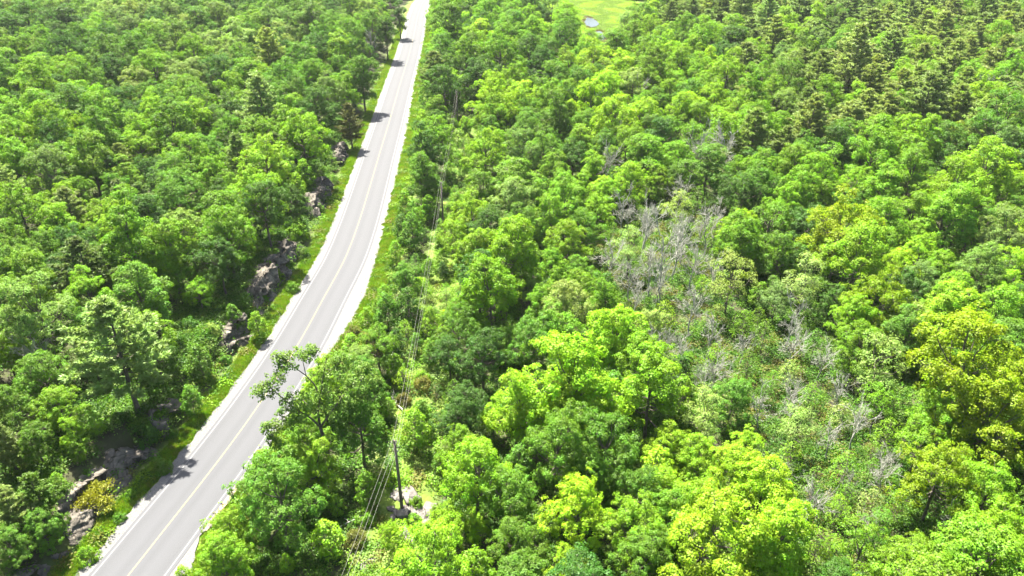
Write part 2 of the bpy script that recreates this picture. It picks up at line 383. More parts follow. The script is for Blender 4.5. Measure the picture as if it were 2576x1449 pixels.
HAND = """
M34 1027 115 g;M85 1105 95 g;N180 1088 62 Y;S192 1130 48 y;S240 1062 46 Y;K14 1120 80 P;C22 1268 95 o;C92 1238 110 g;S143 1208 42 Y
M104 1325 105 g;M20 1370 100 g;B264 1176 24 Y;B365 1088 78 d;S480 1000 62 g;C294 872 250 o;C210 673 150 P;M365 727 118 Y;O95 788 205 b
M15 889 95 Y;C277 722 70 o;M330 590 190 y;M423 622 160 y;O467 571 120 b;M569 588 150 y;O548 648 135 d;M455 690 90 g;N145 566 95 Y;C173 527 105 o
M47 527 135 y;O18 590 95 o;M24 666 130 g;M112 640 115 g;C359 512 95 P;K305 503 72 P;O663 512 150 d;O731 505 85 d;S643 607 40 y;B677 674 58 y
B738 573 74 y;B755 630 54 g;B735 719 44 g;S586 793 52 g;S647 812 54 y;S501 905 72 g;B531 826 48 w;B582 722 40 g;B474 810 50 d
K603 400 85 P;C694 385 92 P;K443 297 45 o;C305 402 75 o;M210 256 112 Y;M118 324 132 Y;M277 252 60 Y;M352 338 95 Y;M575 328 95 y;O118 425 145 b
M474 391 115 y;M78 103 55 Y;M909 191 105 g;M879 137 92 g;N970 80 62 d;N1004 39 50 d;M937 63 80 g;M869 222 84 y;K879 307 62 n
N1130 64 112 g;C1092 183 92 P;S1075 238 56 g;M1096 307 66 g;S1157 178 42 g;M1231 46 100 y;M1211 73 48 Y;M1333 49 72 Y;M1427 46 80 Y;O1340 22 88 d
O1387 22 80 b;O1417 93 112 g;O1343 80 62 b;M1258 131 120 y;O1373 164 112 d;M1302 205 86 y;M1224 192 82 y;B1197 246 50 w;B1180 302 40 w;B1157 343 62 w
M1238 290 92 y;M1322 273 82 y;M1414 273 116 y;M1393 361 72 g;O1312 378 112 b;M1251 364 82 Y;M1326 327 80 g;M1542 303 135 p;N1461 357 74 y;M1590 217 92 w
D1613 228 64;D1519 402 84;N1664 342 80 d;M1712 280 92 Y;M1536 222 80 y;O1454 219 62 b;M1495 192 70 g;M1685 232 72 Y;M1637 131 90 Y;M1586 93 70 b
O1576 58 72 w;M1641 43 52 p;K1685 53 60 P;M1285 439 82 Y;N1062 429 74 y;S1068 374 50 g;M1586 456 102 Y;M1654 456 82 Y;M1417 466 92 y
C1893 124 84 P;C2042 104 94 o;C2185 80 124 o;C2059 192 112 o;C2144 144 142 o;C2279 53 102 o;C2364 87 112 o;C2313 164 92 o;C2398 164 112 o
C2262 232 102 o;C2330 259 132 o;C2425 222 92 o;C2042 307 122 o;C1816 36 80 P;K1738 43 60 P;C1873 22 70 P;C2009 36 100 o;K2137 22 80 P;C2482 36 92 o
C2449 104 82 o;C2516 154 112 o;C2408 273 102 o;C2093 239 80 o;K2110 305 60 P;C2540 60 90 o;C2200 190 90 o
M1968 87 82 p;O1968 137 72 b;M1772 97 102 y;M1748 144 82 Y;M1829 185 112 Y;M1761 181 92 Y;M1789 232 92 y;M1927 192 62 g;O1975 259 92 b;M1866 280 92 Y
M1907 313 112 Y;M1738 276 82 p;M2151 246 84 p;M2516 97 92 y;M2276 334 104 Y;M2398 344 64 T;O2516 305 152 g;M2476 425 155 Y;O2540 366 120 b
M2059 439 115 Y;M1907 429 104 Y;M2195 391 150 y;M2296 425 134 y;M2025 374 84 g;E1805 422 84 w;D1772 368 104;D1812 361 112;D2496 219 74
M2401 472 165 Y;M2002 476 120 y;M1856 576 112 p;M2120 570 175 T;M2154 647 175 Y;M1975 519 114 Y;M2398 536 165 y;O2533 587 140 b;M2313 637 104 Y
O2466 671 142 b;O2323 705 112 b;M2222 756 155 T;E2025 705 134 w;E1839 695 142 o;M1954 749 84 w;M2144 796 114 Y;E2279 806 124 w;M2499 790 152 Y
O2415 762 92 o;M2432 908 285 T;M2530 960 160 T;E2212 908 172 w;M2161 867 122 y;D1789 823 94;D1992 854 94;D1775 952 82;D1722 588 90;D1785 570 95
D1536 647 92;D1620 563 112;D1671 620 132;D1705 603 112;D1671 705 104;D1597 740 80;D1678 851 54;D1640 660 100;D1740 660 90
M1231 722 185 Y;M1190 539 112 Y;M1285 509 122 w;M1387 546 122 y;M1502 526 82 Y;M1292 622 170 Y;M1146 597 92 Y;M1427 603 112 Y;M1387 668 82 y
M1336 729 64 w;M1407 702 82 y;O1150 824 132 g;O1214 886 155 d;O1129 884 104 d;O1349 851 142 g;M1395 838 150 y;M1427 766 134 w;M1546 840 172 p
M1434 955 255 p;M1519 756 104 y;M1603 901 150 Y;M1637 823 104 w
S1035 576 70 g;S1048 553 52 y;S1018 515 60 y;N1021 704 78 g;S1028 766 80 d;S967 739 42 y;S953 773 52 y;S994 631 44 y;B889 834 62 n;B933 854 96 n
O905 910 112 b;S923 800 50 y;S1079 519 50 y;S994 921 60 y;N903 1062 135 g;S1045 1073 90 y;O1146 1046 124 d;O1180 1012 110 d;M1299 1012 172 p
M1434 1002 200 p;M1519 1022 124 Y;M1241 1043 84 p;O1407 1120 225 g;O1519 1131 200 g;M1197 1180 182 Y;M1163 1124 112 y;M1685 1114 114 p;M1671 1232 130 Y
O1282 1239 175 g;M1451 1283 175 p;M1197 1320 78 p;O1299 1361 155 g;M1129 1315 100 Y;O1485 1200 155 g;M1079 1412 225 p;M987 1350 72 Y;M1603 1327 172 y
O1620 1402 182 g;M1434 1411 104 p;M1688 1293 144 y;O1603 1242 155 g;B1045 1259 42 y;B1041 1307 52 y;B893 1350 70 n;B872 1113 60 d
O694 1256 225 g;M745 1164 62 Y;M575 1344 132 Y;M558 1401 140 Y;S721 1415 46 Y;S846 1266 50 y;B795 1302 80 d;B660 1147 56 w;S460 1447 52 Y;B728 1334 90 g
M1805 1352 262 p;M1958 1352 225 p;M1907 1412 180 p;M1755 1266 155 p;M1924 1232 190 p;M1755 1151 134 p;M1839 1182 155 p;M1880 1114 84 p
E1772 1039 134 w;E2009 1063 124 w;E2212 1012 114 y;M2364 1056 154 Y;M2499 1046 225 T;E2313 1124 124 y;M2364 1198 184 T;O2466 1114 134 g;M2482 1249 172 Y
M2516 1351 184 Y;E2161 1384 172 y;E2205 1334 110 g;U2059 1368 90 y;M2296 1401 134 y;U2195 1266 90 w;U2127 1174 90 y;D1985 982 74;D2154 1056 104;D2120 978 92
D2229 1151 74;D1975 1178 74;D2137 1205 64;D2398 1307 74;D2296 1391 64;D2191 1313 70;D92 884 105;D930 95 50
B217 1394 70 y;B300 1300 40 g;B406 1171 60 g;B150 1300 50 g;B1012 1000 50 n;B620 790 38 g;B700 690 42 y;B722 655 38 g;B762 590 38 y;B800 522 38 g;B562 900 44 g;B472 1030 42 g;B432 1090 38 g;B330 1240 36 y;B842 452 34 g;B655 745 40 g;B530 950 40 y;S1048 860 44 g;B985 860 56 y;B1065 960 60 n;B960 960 60 d
"""
rnd = random.Random(7)
TREES = []           # dicts: type, x, y, z, h, R, colour key, hand
for tok in HAND.replace('\n', ';').split(';'):
    tok = tok.strip()
    if not tok: continue
    f = tok.split(); ty = f[0][0]; px, py, wd = float(f[0][1:]), float(f[1]), float(f[2]); ck = f[3] if len(f) > 3 else 'n'
    kind, nm, word, cat, hr, cf, grp = TYPES[ty]
    zc = 7.0
    for _ in range(12):
        x, y, z, t = place(px, py, zc); dia = wd * t / FPX; h = hr * dia
        if ty in 'MONE': h = min(max(h, 4.5), 20)
        if ty in 'CKD': h = min(max(h, 5), 17)
        zc = .5 * zc + .5 * cf * h
    TREES.append(dict(t=ty, x=x, y=y, z=z, h=h, R=dia * .5, c=ck, hand=True))

# ---------------------------------------------------------------- filling in between the trees picked out above
def inside(poly, x, y):
    c = False; n = len(poly)
    for i in range(n):
        (x1, y1), (x2, y2) = poly[i], poly[i - 1]
        if (y1 > y) != (y2 > y) and x < (x2 - x1) * (y - y1) / (y2 - y1) + x1: c = not c
    return c
SWAMP = [flat(*p)[:2] for p in [(1500,560),(1780,510),(1840,640),(1810,790),(2010,830),(2210,1040),(2270,1280),(2210,1449),(2010,1390),(1960,1160),(1760,950),(1650,940),(1560,810),(1490,690)]]
POLE_XY = [place(1011, 1277)[:2]]
def excluded(x, y, r):
    s = float(lat(x, y))
    if y < 46 and -34 < x < -9: return True
    if y < 62 and -13.5 - .4 * r < s < 0: return True
    if -9.5 - .35 * r < s < float(shoulder_r(y)) + 1.8 + .8 * r: return True
    wl = -10.8 - .0 * y
    if y < 175 and r > 1.75 and abs(x - (-10.9 if y > 50 else -18 + y * .14)) < 2.2 + .55 * r: return True
    if y < 62 and abs(x - (-10.9 if y > 50 else -18 + y * .14)) < 2.6 + .4 * r: return True
    if math.hypot((x - 33) * .95, (y - 340) * .42) < 24 + .5 * r: return True
    px, py, d = project(x, y, -1)
    if abs(px - 1498) < 32 + .8 * r * FPX / d and 40 < py < 185: return True
    return False
rf = np.random.default_rng(5)
ex = np.array([t['x'] for t in TREES]); ey = np.array([t['y'] for t in TREES]); er = np.array([t['R'] for t in TREES])
def zone(x, y):
    px, py, d = project(x, y, 8)
    if inside(SWAMP, x, y): return rf.choice(['U', 'E', 'D', 'U', 'B'], p=[.30, .16, .34, .16, .04]), rf.choice(list('wyYgy'))
    if px > 1850 and py < 330:
        if rf.random() < .55: return rf.choice(['C', 'K'], p=[.92, .08]), rf.choice(list('ooooP'))
        return rf.choice(['M', 'O']), rf.choice(list('yYygb'))
    if px > 1650 and py < 60: return rf.choice(['C', 'M', 'K'], p=[.45, .3, .25]), rf.choice(list('oPg'))
    if px < 950:
        if rf.random() < .03: return 'K', rf.choice(list('Poo'))
        far = py < 260
        return rf.choice(['M', 'O', 'N'], p=[.42, .46, .12]), rf.choice(list('bgywgd' if far else 'ygygYd'))
    return rf.choice(['M', 'O', 'N', 'E'], p=[.55, .28, .12, .05]), rf.choice(list('yYygpgd'))
tries, fails = 0, 0
while tries < 24000:
    tries += 1
    y = 24 + 385 * rf.random() ** .8
    x = rf.uniform(-1, 1) * (22 + .78 * y)
    ty, ck = zone(x, y)
    strip_ = y < 175 and abs(x - (-10.9 if y > 50 else -18 + y * .14)) < 4.2
    if strip_: ty = rf.choice(list('SBU'))
    if ty in 'UBS': r = rf.uniform(.9, 1.6) if strip_ or ty == 'B' else rf.uniform(1.2, 2.2)
    elif ty in 'D': r = rf.uniform(1.8, 2.8)
    else: r = (rf.uniform(2.8, 4.6) + 1.7 * min(1, max(0, (y - 110) / 90))) if tries < 13000 else rf.uniform(1.7, 3.0)
    if excluded(x, y, r): continue
    dd = np.hypot(ex - x, ey - y)
    if (dd < (.62 if ty in 'UBS' else .66) * (er + r)).any(): continue
    if ty in 'MON' and r < 2.1: ty = 'S'
    hr = TYPES[ty][4]; h = hr * 2 * r * rf.uniform(.85, 1.02)
    if ty in 'MONE': h = min(h, 11.5 + 4 * min(1, max(0, (y - 110) / 90)))
    TREES.append(dict(t=ty, x=x, y=y, z=H1(x, y), h=h, R=r, c=ck if ty != 'D' else 'n', hand=False))
    ex = np.append(ex, x); ey = np.append(ey, y); er = np.append(er, r)

# ---------------------------------------------------------------- which trees show (rough depth painting), so that hidden ones join the forest mass
GW, GH = 644, 362
ids = -np.ones((GH, GW), int)
yy, xx = np.mgrid[0:GH, 0:GW]
def screen(t):
    cf = TYPES[t['t']][5]
    px, py, d = project(t['x'], t['y'], t['z'] + cf * t['h'])
    rxp = t['R'] * FPX / d; ryp = (t['h'] * (1 - cf) * CP + t['R'] * SP * .7) * FPX / d
    return px, py, d, rxp, ryp
for t in TREES: t['px'], t['py'], t['d'], t['rxp'], t['ryp'] = screen(t)
for i in sorted(range(len(TREES)), key=lambda k: -TREES[k]['d']):
    t = TREES[i]
    if t['t'] == 'D': continue
    cx, cy, a, b = t['px'] / 4, t['py'] / 4, t['rxp'] / 4, t['ryp'] / 4
    x0, x1, y0, y1 = int(max(0, cx - a)), int(min(GW, cx + a + 2)), int(max(0, cy - b)), int(min(GH, cy + b + 2))
    if x1 <= x0 or y1 <= y0: continue
    m = ((xx[y0:y1, x0:x1] - cx) / a) ** 2 + ((yy[y0:y1, x0:x1] - cy) / b) ** 2 < 1
    ids[y0:y1, x0:x1][m] = i
vis = np.bincount(ids[ids >= 0].ravel(), minlength=len(TREES))
for i, t in enumerate(TREES):
    t['vis'] = int(vis[i]) if t['t'] != 'D' else (60 if 0 < t['px'] < 2576 and 0 < t['py'] < 1449 else 0)
    t['frac'] = t['vis'] / max(1, math.pi * t['rxp'] * t['ryp'] / 16)
LIMIT = {'broadleaf_tree': 299, 'pine_tree': 120, 'sapling': 130, 'shrub': 70, 'dead_tree': 80}
shown = {}
for t in sorted(TREES, key=lambda t: -(t['vis'] + (40 if t['hand'] and t['vis'] > 4 else 0))):
    nm = TYPES[t['t']][1]
    inframe = -20 < t['px'] < 2596 and -25 < t['py'] < 1475
    ok = inframe and t['vis'] >= (5 if t['hand'] else 14) and t['frac'] > .12 and shown.get(nm, 0) < LIMIT[nm]
    t['own'] = bool(ok)
    if ok: shown[nm] = shown.get(nm, 0) + 1

# ---------------------------------------------------------------- words that single each tree out
MARKS = [((1006, 1190), 'the near utility pole on pale rocks'), ((1115, 545), 'the second utility pole'), ((294, 872), 'the big olive pine above the rock cut'),
         ((800, 1000), 'the leaning oak over the road'), ((228, 1215), 'the golden juniper on the rock'), ((1498, 78), 'the bright pond'),
         ((1660, 640), 'the thicket of grey dead trees'), ((1520, 20), 'the bright green meadow'), ((690, 745), 'the tall rock face by the road'),
         ((600, 880), 'the dark rock face by the road'), ((1048, 30), "the road's far bend")]
used = {}
def where(t):
    px, py = t['px'], t['py']
    best = min(MARKS, key=lambda m: math.hypot(px - m[0][0], py - m[0][1]))
    dx, dy = px - best[0][0], py - best[0][1]; d = math.hypot(dx, dy)
    if d < 150:
        k = 'just above' if dy < -abs(dx) else 'just below' if dy > abs(dx) else 'just right of' if dx > 0 else 'just left of'
        if (best[1], k, TYPES[t['t']][1]) not in used:
            used[(best[1], k, TYPES[t['t']][1])] = 1
            return k + ' ' + best[1]
    return '%d percent across and %d percent down the photo' % (round(px / 25.76), round(py / 14.49))
WORDS = {'M': 'broad clumpy', 'O': 'round dense', 'N': 'tall narrow', 'E': 'thin airy', 'S': 'young', 'U': 'spindly', 'B': 'bushy', 'C': 'layered', 'K': 'slim', 'D': 'leafless'}
NOUN = {'broadleaf_tree': 'tree', 'pine_tree': 'pine', 'sapling': 'sapling', 'shrub': 'shrub', 'dead_tree': 'dead tree'}
seen_labels = set()
def label_for(t):
    nm = TYPES[t['t']][1]
    colour = {'D': 'grey'}.get(t['t'], CNAME[t['c']])
    lab = '%s %s %s, %s' % (colour, WORDS[t['t']], NOUN[nm], where(t))
    if lab in seen_labels: lab = '%s %s %s, %.1f percent across and %.1f percent down the photo' % (colour, WORDS[t['t']], NOUN[nm], t['px'] / 25.76, t['py'] / 14.49)
    seen_labels.add(lab); return lab[0].upper() + lab[1:]

JIT = random.Random(3)
def shade(ck):
    c = PAL[ck]; v = JIT.uniform(.86, 1.16); hshift = JIT.uniform(-.1, .1)
    return (c[0] * v * (1 + hshift), c[1] * v, c[2] * v * JIT.uniform(.8, 1.25), 1.0)
FOREST = []          # (proto kind, index, x, y, z, rot, sx, sz, colour)
for t in TREES:
    kind, nm, word, cat, hr, cf, grp = TYPES[t['t']]
    pr = PROTO[kind]; k = JIT.randrange(len(pr)); tm, cm, h0, R0 = pr[k]
    sx, sz = t['R'] / R0, t['h'] / h0; rz = JIT.uniform(0, 6.283); colr = shade(t['c'])
    if t['own']:
        e = empty(nm, (t['x'], t['y'], t['z']), rz); e.scale = (sx, sx, sz)
        tag(e, label_for(t), cat, grp)
        link('trunk', tm, e)
        c = link('crown', cm, e); c.color = colr
    else:
        FOREST.append((kind, k, t['x'], t['y'], t['z'], rz, sx, sz, colr))

# ---------------------------------------------------------------- things nobody could count: forest mass, undergrowth, grass
def instancer(name, protos, pts):
    """protos: list of meshes; pts rows (proto index, x, y, z, rot, sx, sz, colour)"""
    pc = bpy.data.collections.new(name + '_sources')
    for i, me in enumerate(protos):
        o = bpy.data.objects.new('%s_source_%03d' % (name, i), me); pc.objects.link(o)
    me = bpy.data.meshes.new(name); n = len(pts)
    me.vertices.add(n); me.vertices.foreach_set('co', np.array([p[1:4] for p in pts], np.float32).ravel())
    def attr(nm, ty, key, arr):
        a = me.attributes.new(nm, ty, 'POINT'); a.data.foreach_set(key, np.asarray(arr).ravel())
    attr('pick', 'INT', 'value', np.array([p[0] for p in pts], np.int32))
    attr('turn', 'FLOAT_VECTOR', 'vector', np.array([(p[8] if len(p) > 8 else 0, 0, p[4]) for p in pts], np.float32))
    attr('size', 'FLOAT_VECTOR', 'vector', np.array([(p[5], p[5], p[6]) for p in pts], np.float32))
    attr('color', 'FLOAT_COLOR', 'color', np.array([p[7] for p in pts], np.float32))
    o = link(name, me, kind='stuff')
    g = bpy.data.node_groups.new(name, 'GeometryNodeTree')
    g.interface.new_socket('Geometry', in_out='INPUT', socket_type='NodeSocketGeometry'); g.interface.new_socket('Geometry', in_out='OUTPUT', socket_type='NodeSocketGeometry')
    gi, go = g.nodes.new('NodeGroupInput'), g.nodes.new('NodeGroupOutput')
    ci = g.nodes.new('GeometryNodeCollectionInfo'); ci.inputs['Collection'].default_value = pc
    ci.inputs['Separate Children'].default_value = True; ci.inputs['Reset Children'].default_value = True
    ip = g.nodes.new('GeometryNodeInstanceOnPoints'); ip.inputs['Pick Instance'].default_value = True
    for nm, ty, sock in (('pick', 'INT', 'Instance Index'), ('turn', 'FLOAT_VECTOR', 'Rotation'), ('size', 'FLOAT_VECTOR', 'Scale')):
        a = g.nodes.new('GeometryNodeInputNamedAttribute'); a.data_type = ty; a.inputs['Name'].default_value = nm
        g.links.new(next(s for s in a.outputs if s.name == 'Attribute' and s.enabled), ip.inputs[sock])
    g.links.new(gi.outputs[0], ip.inputs['Points']); g.links.new(ci.outputs[0], ip.inputs['Instance']); g.links.new(ip.outputs[0], go.inputs[0])
    o.modifiers.new('scatter', 'NODES').node_group = g
    return o
def merged(tm, cm, name):
    def arr(me):
        V = np.empty(len(me.vertices) * 3, np.float32); me.vertices.foreach_get('co', V)
        F = np.array([list(p.vertices) for p in me.polygons], np.int32); return V.reshape(-1, 3), F
    tv, tf = arr(tm); cv, cf = arr(cm)
    tone = np.full(len(tv) + len(cv), .5, np.float32)
    if 'tone' in cm.attributes:
        q = np.empty(len(cv), np.float32); cm.attributes['tone'].data.foreach_get('value', q); tone[len(tv):] = q
    return build_mesh(name, np.concatenate([tv, cv]), [tf, cf + len(tv)], [tm.materials[0], cm.materials[0]], [0, 1], tone)
keys = sorted({(f[0], f[1]) for f in FOREST})
fm = [merged(PROTO[k][i][0], PROTO[k][i][1], 'forest_tree') for k, i in keys]
tag(instancer('forest', fm, [(keys.index((f[0], f[1])), *f[2:]) for f in FOREST]), 'mixed green forest canopy filling in between the nearer trees', 'forest')

def tuft(seed, n, r, h, blades, L):
    rng = np.random.default_rng(seed)
    P = np.stack([rng.normal(0, r * .5, n), rng.normal(0, r * .5, n), rng.uniform(.05, 1, n) * h * .6], 1)
    if blades:
        D = unit(np.stack([rng.normal(0, .4, n), rng.normal(0, .4, n), np.ones(n)], 1)); LL = h * rng.uniform(.6, 1.1, n); P[:, 2] = LL * .45
        V, F = leaves(P, unit(np.cross(D, rng.normal(size=(n, 3)))), LL, np.full(n, L), rng, D)
        return build_mesh('grass_tuft', V, [F], [BLADE], tone=np.repeat(rng.uniform(.2, .8, n), 4))
    V, F = leaves(P, unit(rng.normal(size=(n, 3)) * .5 + np.array([0, 0, .8])), L * rng.uniform(.6, 1.3, n), L * .6, rng)
    return build_mesh('weed_tuft', V, [F], [LEAF], tone=np.repeat(rng.uniform(.2, .8, n), 4))
weeds = [tuft(301 + i, 150, .9, 1.1, False, .24) for i in range(4)]
tufts = [tuft(321 + i, 70, .42, .5, True, .05) for i in range(4)]
POND = [[(1477,44),(1490,46),(1500,52),(1508,60),(1500,66),(1488,68),(1474,63),(1470,54)],
        [(1480,84),(1496,80),(1510,78),(1521,86),(1524,94),(1516,101),(1505,96),(1496,89),(1482,88)],
        [(1499,113),(1506,110),(1505,122),(1498,136),(1491,140),(1490,130)]]
ru = np.random.default_rng(17)
U, G = [], []
while len(U) < 24000:
    y = 26 + 220 * ru.random(); x = ru.uniform(-1, 1) * (20 + .75 * y); s = float(lat(x, y))
    if ru.random() < .12: y = ru.uniform(50, 130); x = ru.uniform(5, 60); s = float(lat(x, y))
    if ru.random() < .10: y = ru.uniform(36, 170); s = -ru.uniform(8.2, 16); x = float(road_x(y)) + s
    if -5.2 < s < float(shoulder_r(y)) + .5: continue
    near = y < 175 and abs(x - (-10.9 if y > 50 else -18 + y * .14)) < 4.0
    if -8.3 < s < -6.5 and y < 165 and ru.random() < .75: continue
    if -12.5 < s < -6.3 and y < 61 and ru.random() < .85: continue
    if -6.6 < s < 0 and ru.random() < .4: continue
    if math.hypot(x - POLE_XY[0][0] - .6, (y - POLE_XY[0][1] + .4) * .8) < 2.6: continue
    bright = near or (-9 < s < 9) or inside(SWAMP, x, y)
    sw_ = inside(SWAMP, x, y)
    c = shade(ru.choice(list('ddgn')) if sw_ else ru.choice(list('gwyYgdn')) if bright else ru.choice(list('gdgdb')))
    z = ru.uniform(.5, 1.25) * (.85 if bright else 1)
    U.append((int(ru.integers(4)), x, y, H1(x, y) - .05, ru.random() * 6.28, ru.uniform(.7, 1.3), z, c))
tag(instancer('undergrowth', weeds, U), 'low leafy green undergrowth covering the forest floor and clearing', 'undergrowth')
while len(G) < 17000:
    y = 30 + 290 * ru.random() ** 1.3
    sw = ru.random()
    if sw < .45: s = -ru.uniform(4.75, 6.5)
    else: s = float(shoulder_r(y)) + abs(ru.normal(0, 1.6)) - .25
    x = float(road_x(y)) + s * math.sqrt(1 + float(np.interp(y, _y, _s)) ** 2)
    if y > 262 and ru.random() < .3: pass
    c = ru.choice(4); cl = [(.14, .28, .012), (.18, .30, .015), (.09, .22, .012), (.2, .24, .04)][c]; v = ru.uniform(.8, 1.15)
    edge = abs(abs(s) - 4.8) < .25 or abs(s - float(shoulder_r(y))) < .3
    G.append((int(ru.integers(4)), x, y, H1(x, y) - .03, ru.random() * 6.28, ru.uniform(.6, 1.2) * (.6 if edge else 1.1), ru.uniform(.5, 1.1) * (.5 if edge else 1), (cl[0] * v, cl[1] * v, cl[2], 1)))
for _ in range(9000):
    a = ru.random() * 6.283; q = math.sqrt(ru.random()) * 28; x, y = 33 + math.cos(a) * q / .95, 340 + math.sin(a) * q / .42
    px, py, d = project(x, y, -1.2)
    v = ru.uniform(.75, 1.2) * (.8 + .45 * (math.sin(x * .35 + 2 * math.sin(y * .11)) * math.sin(y * .16) > .1)); rim = any(inside([(q_[0] + (q_[0] - 1499) * .25, q_[1] + (q_[1] - sum(k_[1] for k_ in p_) / len(p_)) * .35) for q_ in p_], px, py) for p_ in POND)
    if rim: G.append((int(ru.integers(4)), x, y, -1.35, ru.random() * 6.28, 2.2, .8, (.10, .085, .035, 1))); continue
    G.append((int(ru.integers(4)), x, y, -1.35, ru.random() * 6.28, 2.6, .7, (.17 * v, .30 * v, .02, 1)))
def in_pond(x, y): 
    px, py, d = project(x, y, -1.2)
    return any(inside([(q[0] + (q[0] - sum(k[0] for k in p) / len(p)) * .12, q[1] + (q[1] - sum(k[1] for k in p) / len(p)) * .12 + 1.2) for q in p], px, py) for p in POND)
G = [g for g in G if not (g[2] > 230 and in_pond(g[1], g[2]))]
tag(instancer('grass', tufts, G), 'bright green grass on the road verges and the far wet meadow', 'grass')

# ---------------------------------------------------------------- ground sheet
def axis(lo, hi, step, far):
    core = np.arange(lo, hi + .01, step); out = [hi]
    while out[-1] < far: out.append(out[-1] + max(step, (out[-1] - hi) * .6 + step))
    neg = [lo]
    while neg[-1] > -far: neg.append(neg[-1] - max(step, (lo - neg[-1]) * .6 + step))
    return np.concatenate([neg[:0:-1], core, out[1:]])
gx, gy = axis(-150, 190, 1.1, 4000), axis(20, 345, 1.1, 4500)
GX, GY = np.meshgrid(gx, gy)
GZ = height(GX, np.clip(GY, -25, 460))
gr = np.random.default_rng(2).normal(0, .07, GZ.shape); GZ = GZ + gr * (np.abs(lat(GX, np.clip(GY, -25, 460))) > 7)
nx, ny = len(gx), len(gy)
gi_ = (np.arange(ny - 1)[:, None] * nx + np.arange(nx - 1)[None]).astype(np.int32)
GF = np.stack([gi_, gi_ + 1, gi_ + nx + 1, gi_ + nx], -1).reshape(-1, 4)
m, n, l, b, cr = rough_material('forest_floor', [(.3, (.022, .02, .013)), (.5, (.04, .045, .016)), (.72, (.055, .085, .018))], .5, bump=.4, detail=8)
va = node(n, 'ShaderNodeAttribute', attribute_type='GEOMETRY', attribute_name='turf')
tx = node(n, 'ShaderNodeTexNoise'); tx.inputs['Scale'].default_value = .8; tx.inputs['Detail'].default_value = 8
tcg = node(n, 'ShaderNodeTexCoord'); l.new(tcg.outputs['Object'], tx.inputs['Vector'])
c2 = node(n, 'ShaderNodeValToRGB'); l.new(tx.outputs['Fac'], c2.inputs['Fac'])
c2.color_ramp.elements[0].position = .3; c2.color_ramp.elements[0].color = (.06, .11, .012, 1)
c2.color_ramp.elements[1].position = .7; c2.color_ramp.elements[1].color = (.12, .18, .022, 1)
mx = node(n, 'ShaderNodeMix', data_type='RGBA'); l.new(va.outputs['Fac'], mx.inputs[0]); l.new(cr.outputs['Color'], mx.inputs[6]); l.new(c2.outputs['Color'], mx.inputs[7])
l.new(mx.outputs[2], b.inputs['Base Color'])
gm = build_mesh('ground', np.stack([GX, GY, GZ], -1).reshape(-1, 3), [GF], [m], smooth=True)
sgl = lat(GX, np.clip(GY, -25, 460)); cx_ = np.where(GY > 50, -10.9, -18 + GY * .14)
turf = np.maximum.reduce([sstep(8.0, 6.4, -sgl) * (sgl < 0), sstep(10.5, 8.0, sgl) * (sgl > 0), sstep(34, 29, np.hypot((GX - 33) * .95, (GY - 340) * .42)),
                          .8 * sstep(4.2, 2.6, np.abs(GX - cx_)) * (GY < 180) * (GY > 25)])
a = gm.attributes.new('turf', 'FLOAT', 'POINT'); a.data.foreach_set('value', turf.ravel().astype(np.float32))
tag(link('ground', gm, kind='structure'), 'dark leafy forest floor with grassy verges and clearing', 'ground')

# ---------------------------------------------------------------- road: gravel shoulders, asphalt, painted lines (each a sheet a few mm higher)
def strip(name, lo, hi, z, mtl, y0=-20, y1=440, cols=2, step=1.5, crown=0.0):
    ys = np.arange(y0, y1, step); V, UV = [], []
    sl = np.interp(ys, _y, _s); nrm = np.sqrt(1 + sl ** 2); cx0 = road_x(ys)
    lo = lo(ys) if callable(lo) else np.full(len(ys), lo); hi = hi(ys) if callable(hi) else np.full(len(ys), hi)
    for k in range(cols):
        f = k / (cols - 1); o = lo + (hi - lo) * f
        V.append(np.stack([cx0 + o / nrm, ys - o * sl / nrm, z + crown * (1 - np.minimum(1, np.abs(o) / 3.5) ** 2)], -1)); UV.append(np.stack([o, ys], -1))
    V = np.stack(V, 1); UV = np.stack(UV, 1); q = len(ys)
    i = (np.arange(q - 1)[:, None] * cols + np.arange(cols - 1)[None]).astype(np.int32)
    F = np.stack([i, i + 1, i + cols + 1, i + cols], -1).reshape(-1, 4)
    me = build_mesh(name, V.reshape(-1, 3), [F], [mtl], smooth=True)
    at = me.attributes.new('across', 'FLOAT', 'POINT'); at.data.foreach_set('value', UV[..., 0].ravel().astype(np.float32))
    return tag(link(name, me, kind='structure'), None, None)
rg = np.random.default_rng(9)
def edge_noise(ys, seed, amp): return amp * (np.sin(ys * .9 + seed) * .5 + np.sin(ys * 2.3 + seed * 2) * .35 + np.random.default_rng(seed).normal(0, .5, len(ys)))
gravel = rough_material('gravel', [(.3, (.088, .088, .087)), (.7, (.155, .155, .153))], 7, bump=.5, detail=10)[0]
SHO = strip('road_shoulder', lambda y: -4.75 + edge_noise(y, 3, .22), lambda y: shoulder_r(y) + edge_noise(y, 5, .34), -.02, gravel, step=.6, cols=8)
SHO['label'] = 'pale gravel shoulder on both sides of the asphalt'
m, n, l, b, cr = rough_material('asphalt', [(.3, (.050, .0525, .058)), (.7, (.064, .0665, .072))], 22, bump=.15, detail=10)
ac = node(n, 'ShaderNodeAttribute', attribute_type='GEOMETRY', attribute_name='across')
ab = node(n, 'ShaderNodeMath', operation='ABSOLUTE'); l.new(ac.outputs['Fac'], ab.inputs[0])
wr = node(n, 'ShaderNodeValToRGB'); mrr = node(n, 'ShaderNodeMapRange'); mrr.inputs['From Max'].default_value = 3.5; l.new(ab.outputs[0], mrr.inputs['Value'])
n2 = node(n, 'ShaderNodeTexNoise'); n2.inputs['Scale'].default_value = .25; n2.inputs['Detail'].default_value = 4
tcn = node(n, 'ShaderNodeTexCoord'); l.new(tcn.outputs['Object'], n2.inputs['Vector'])
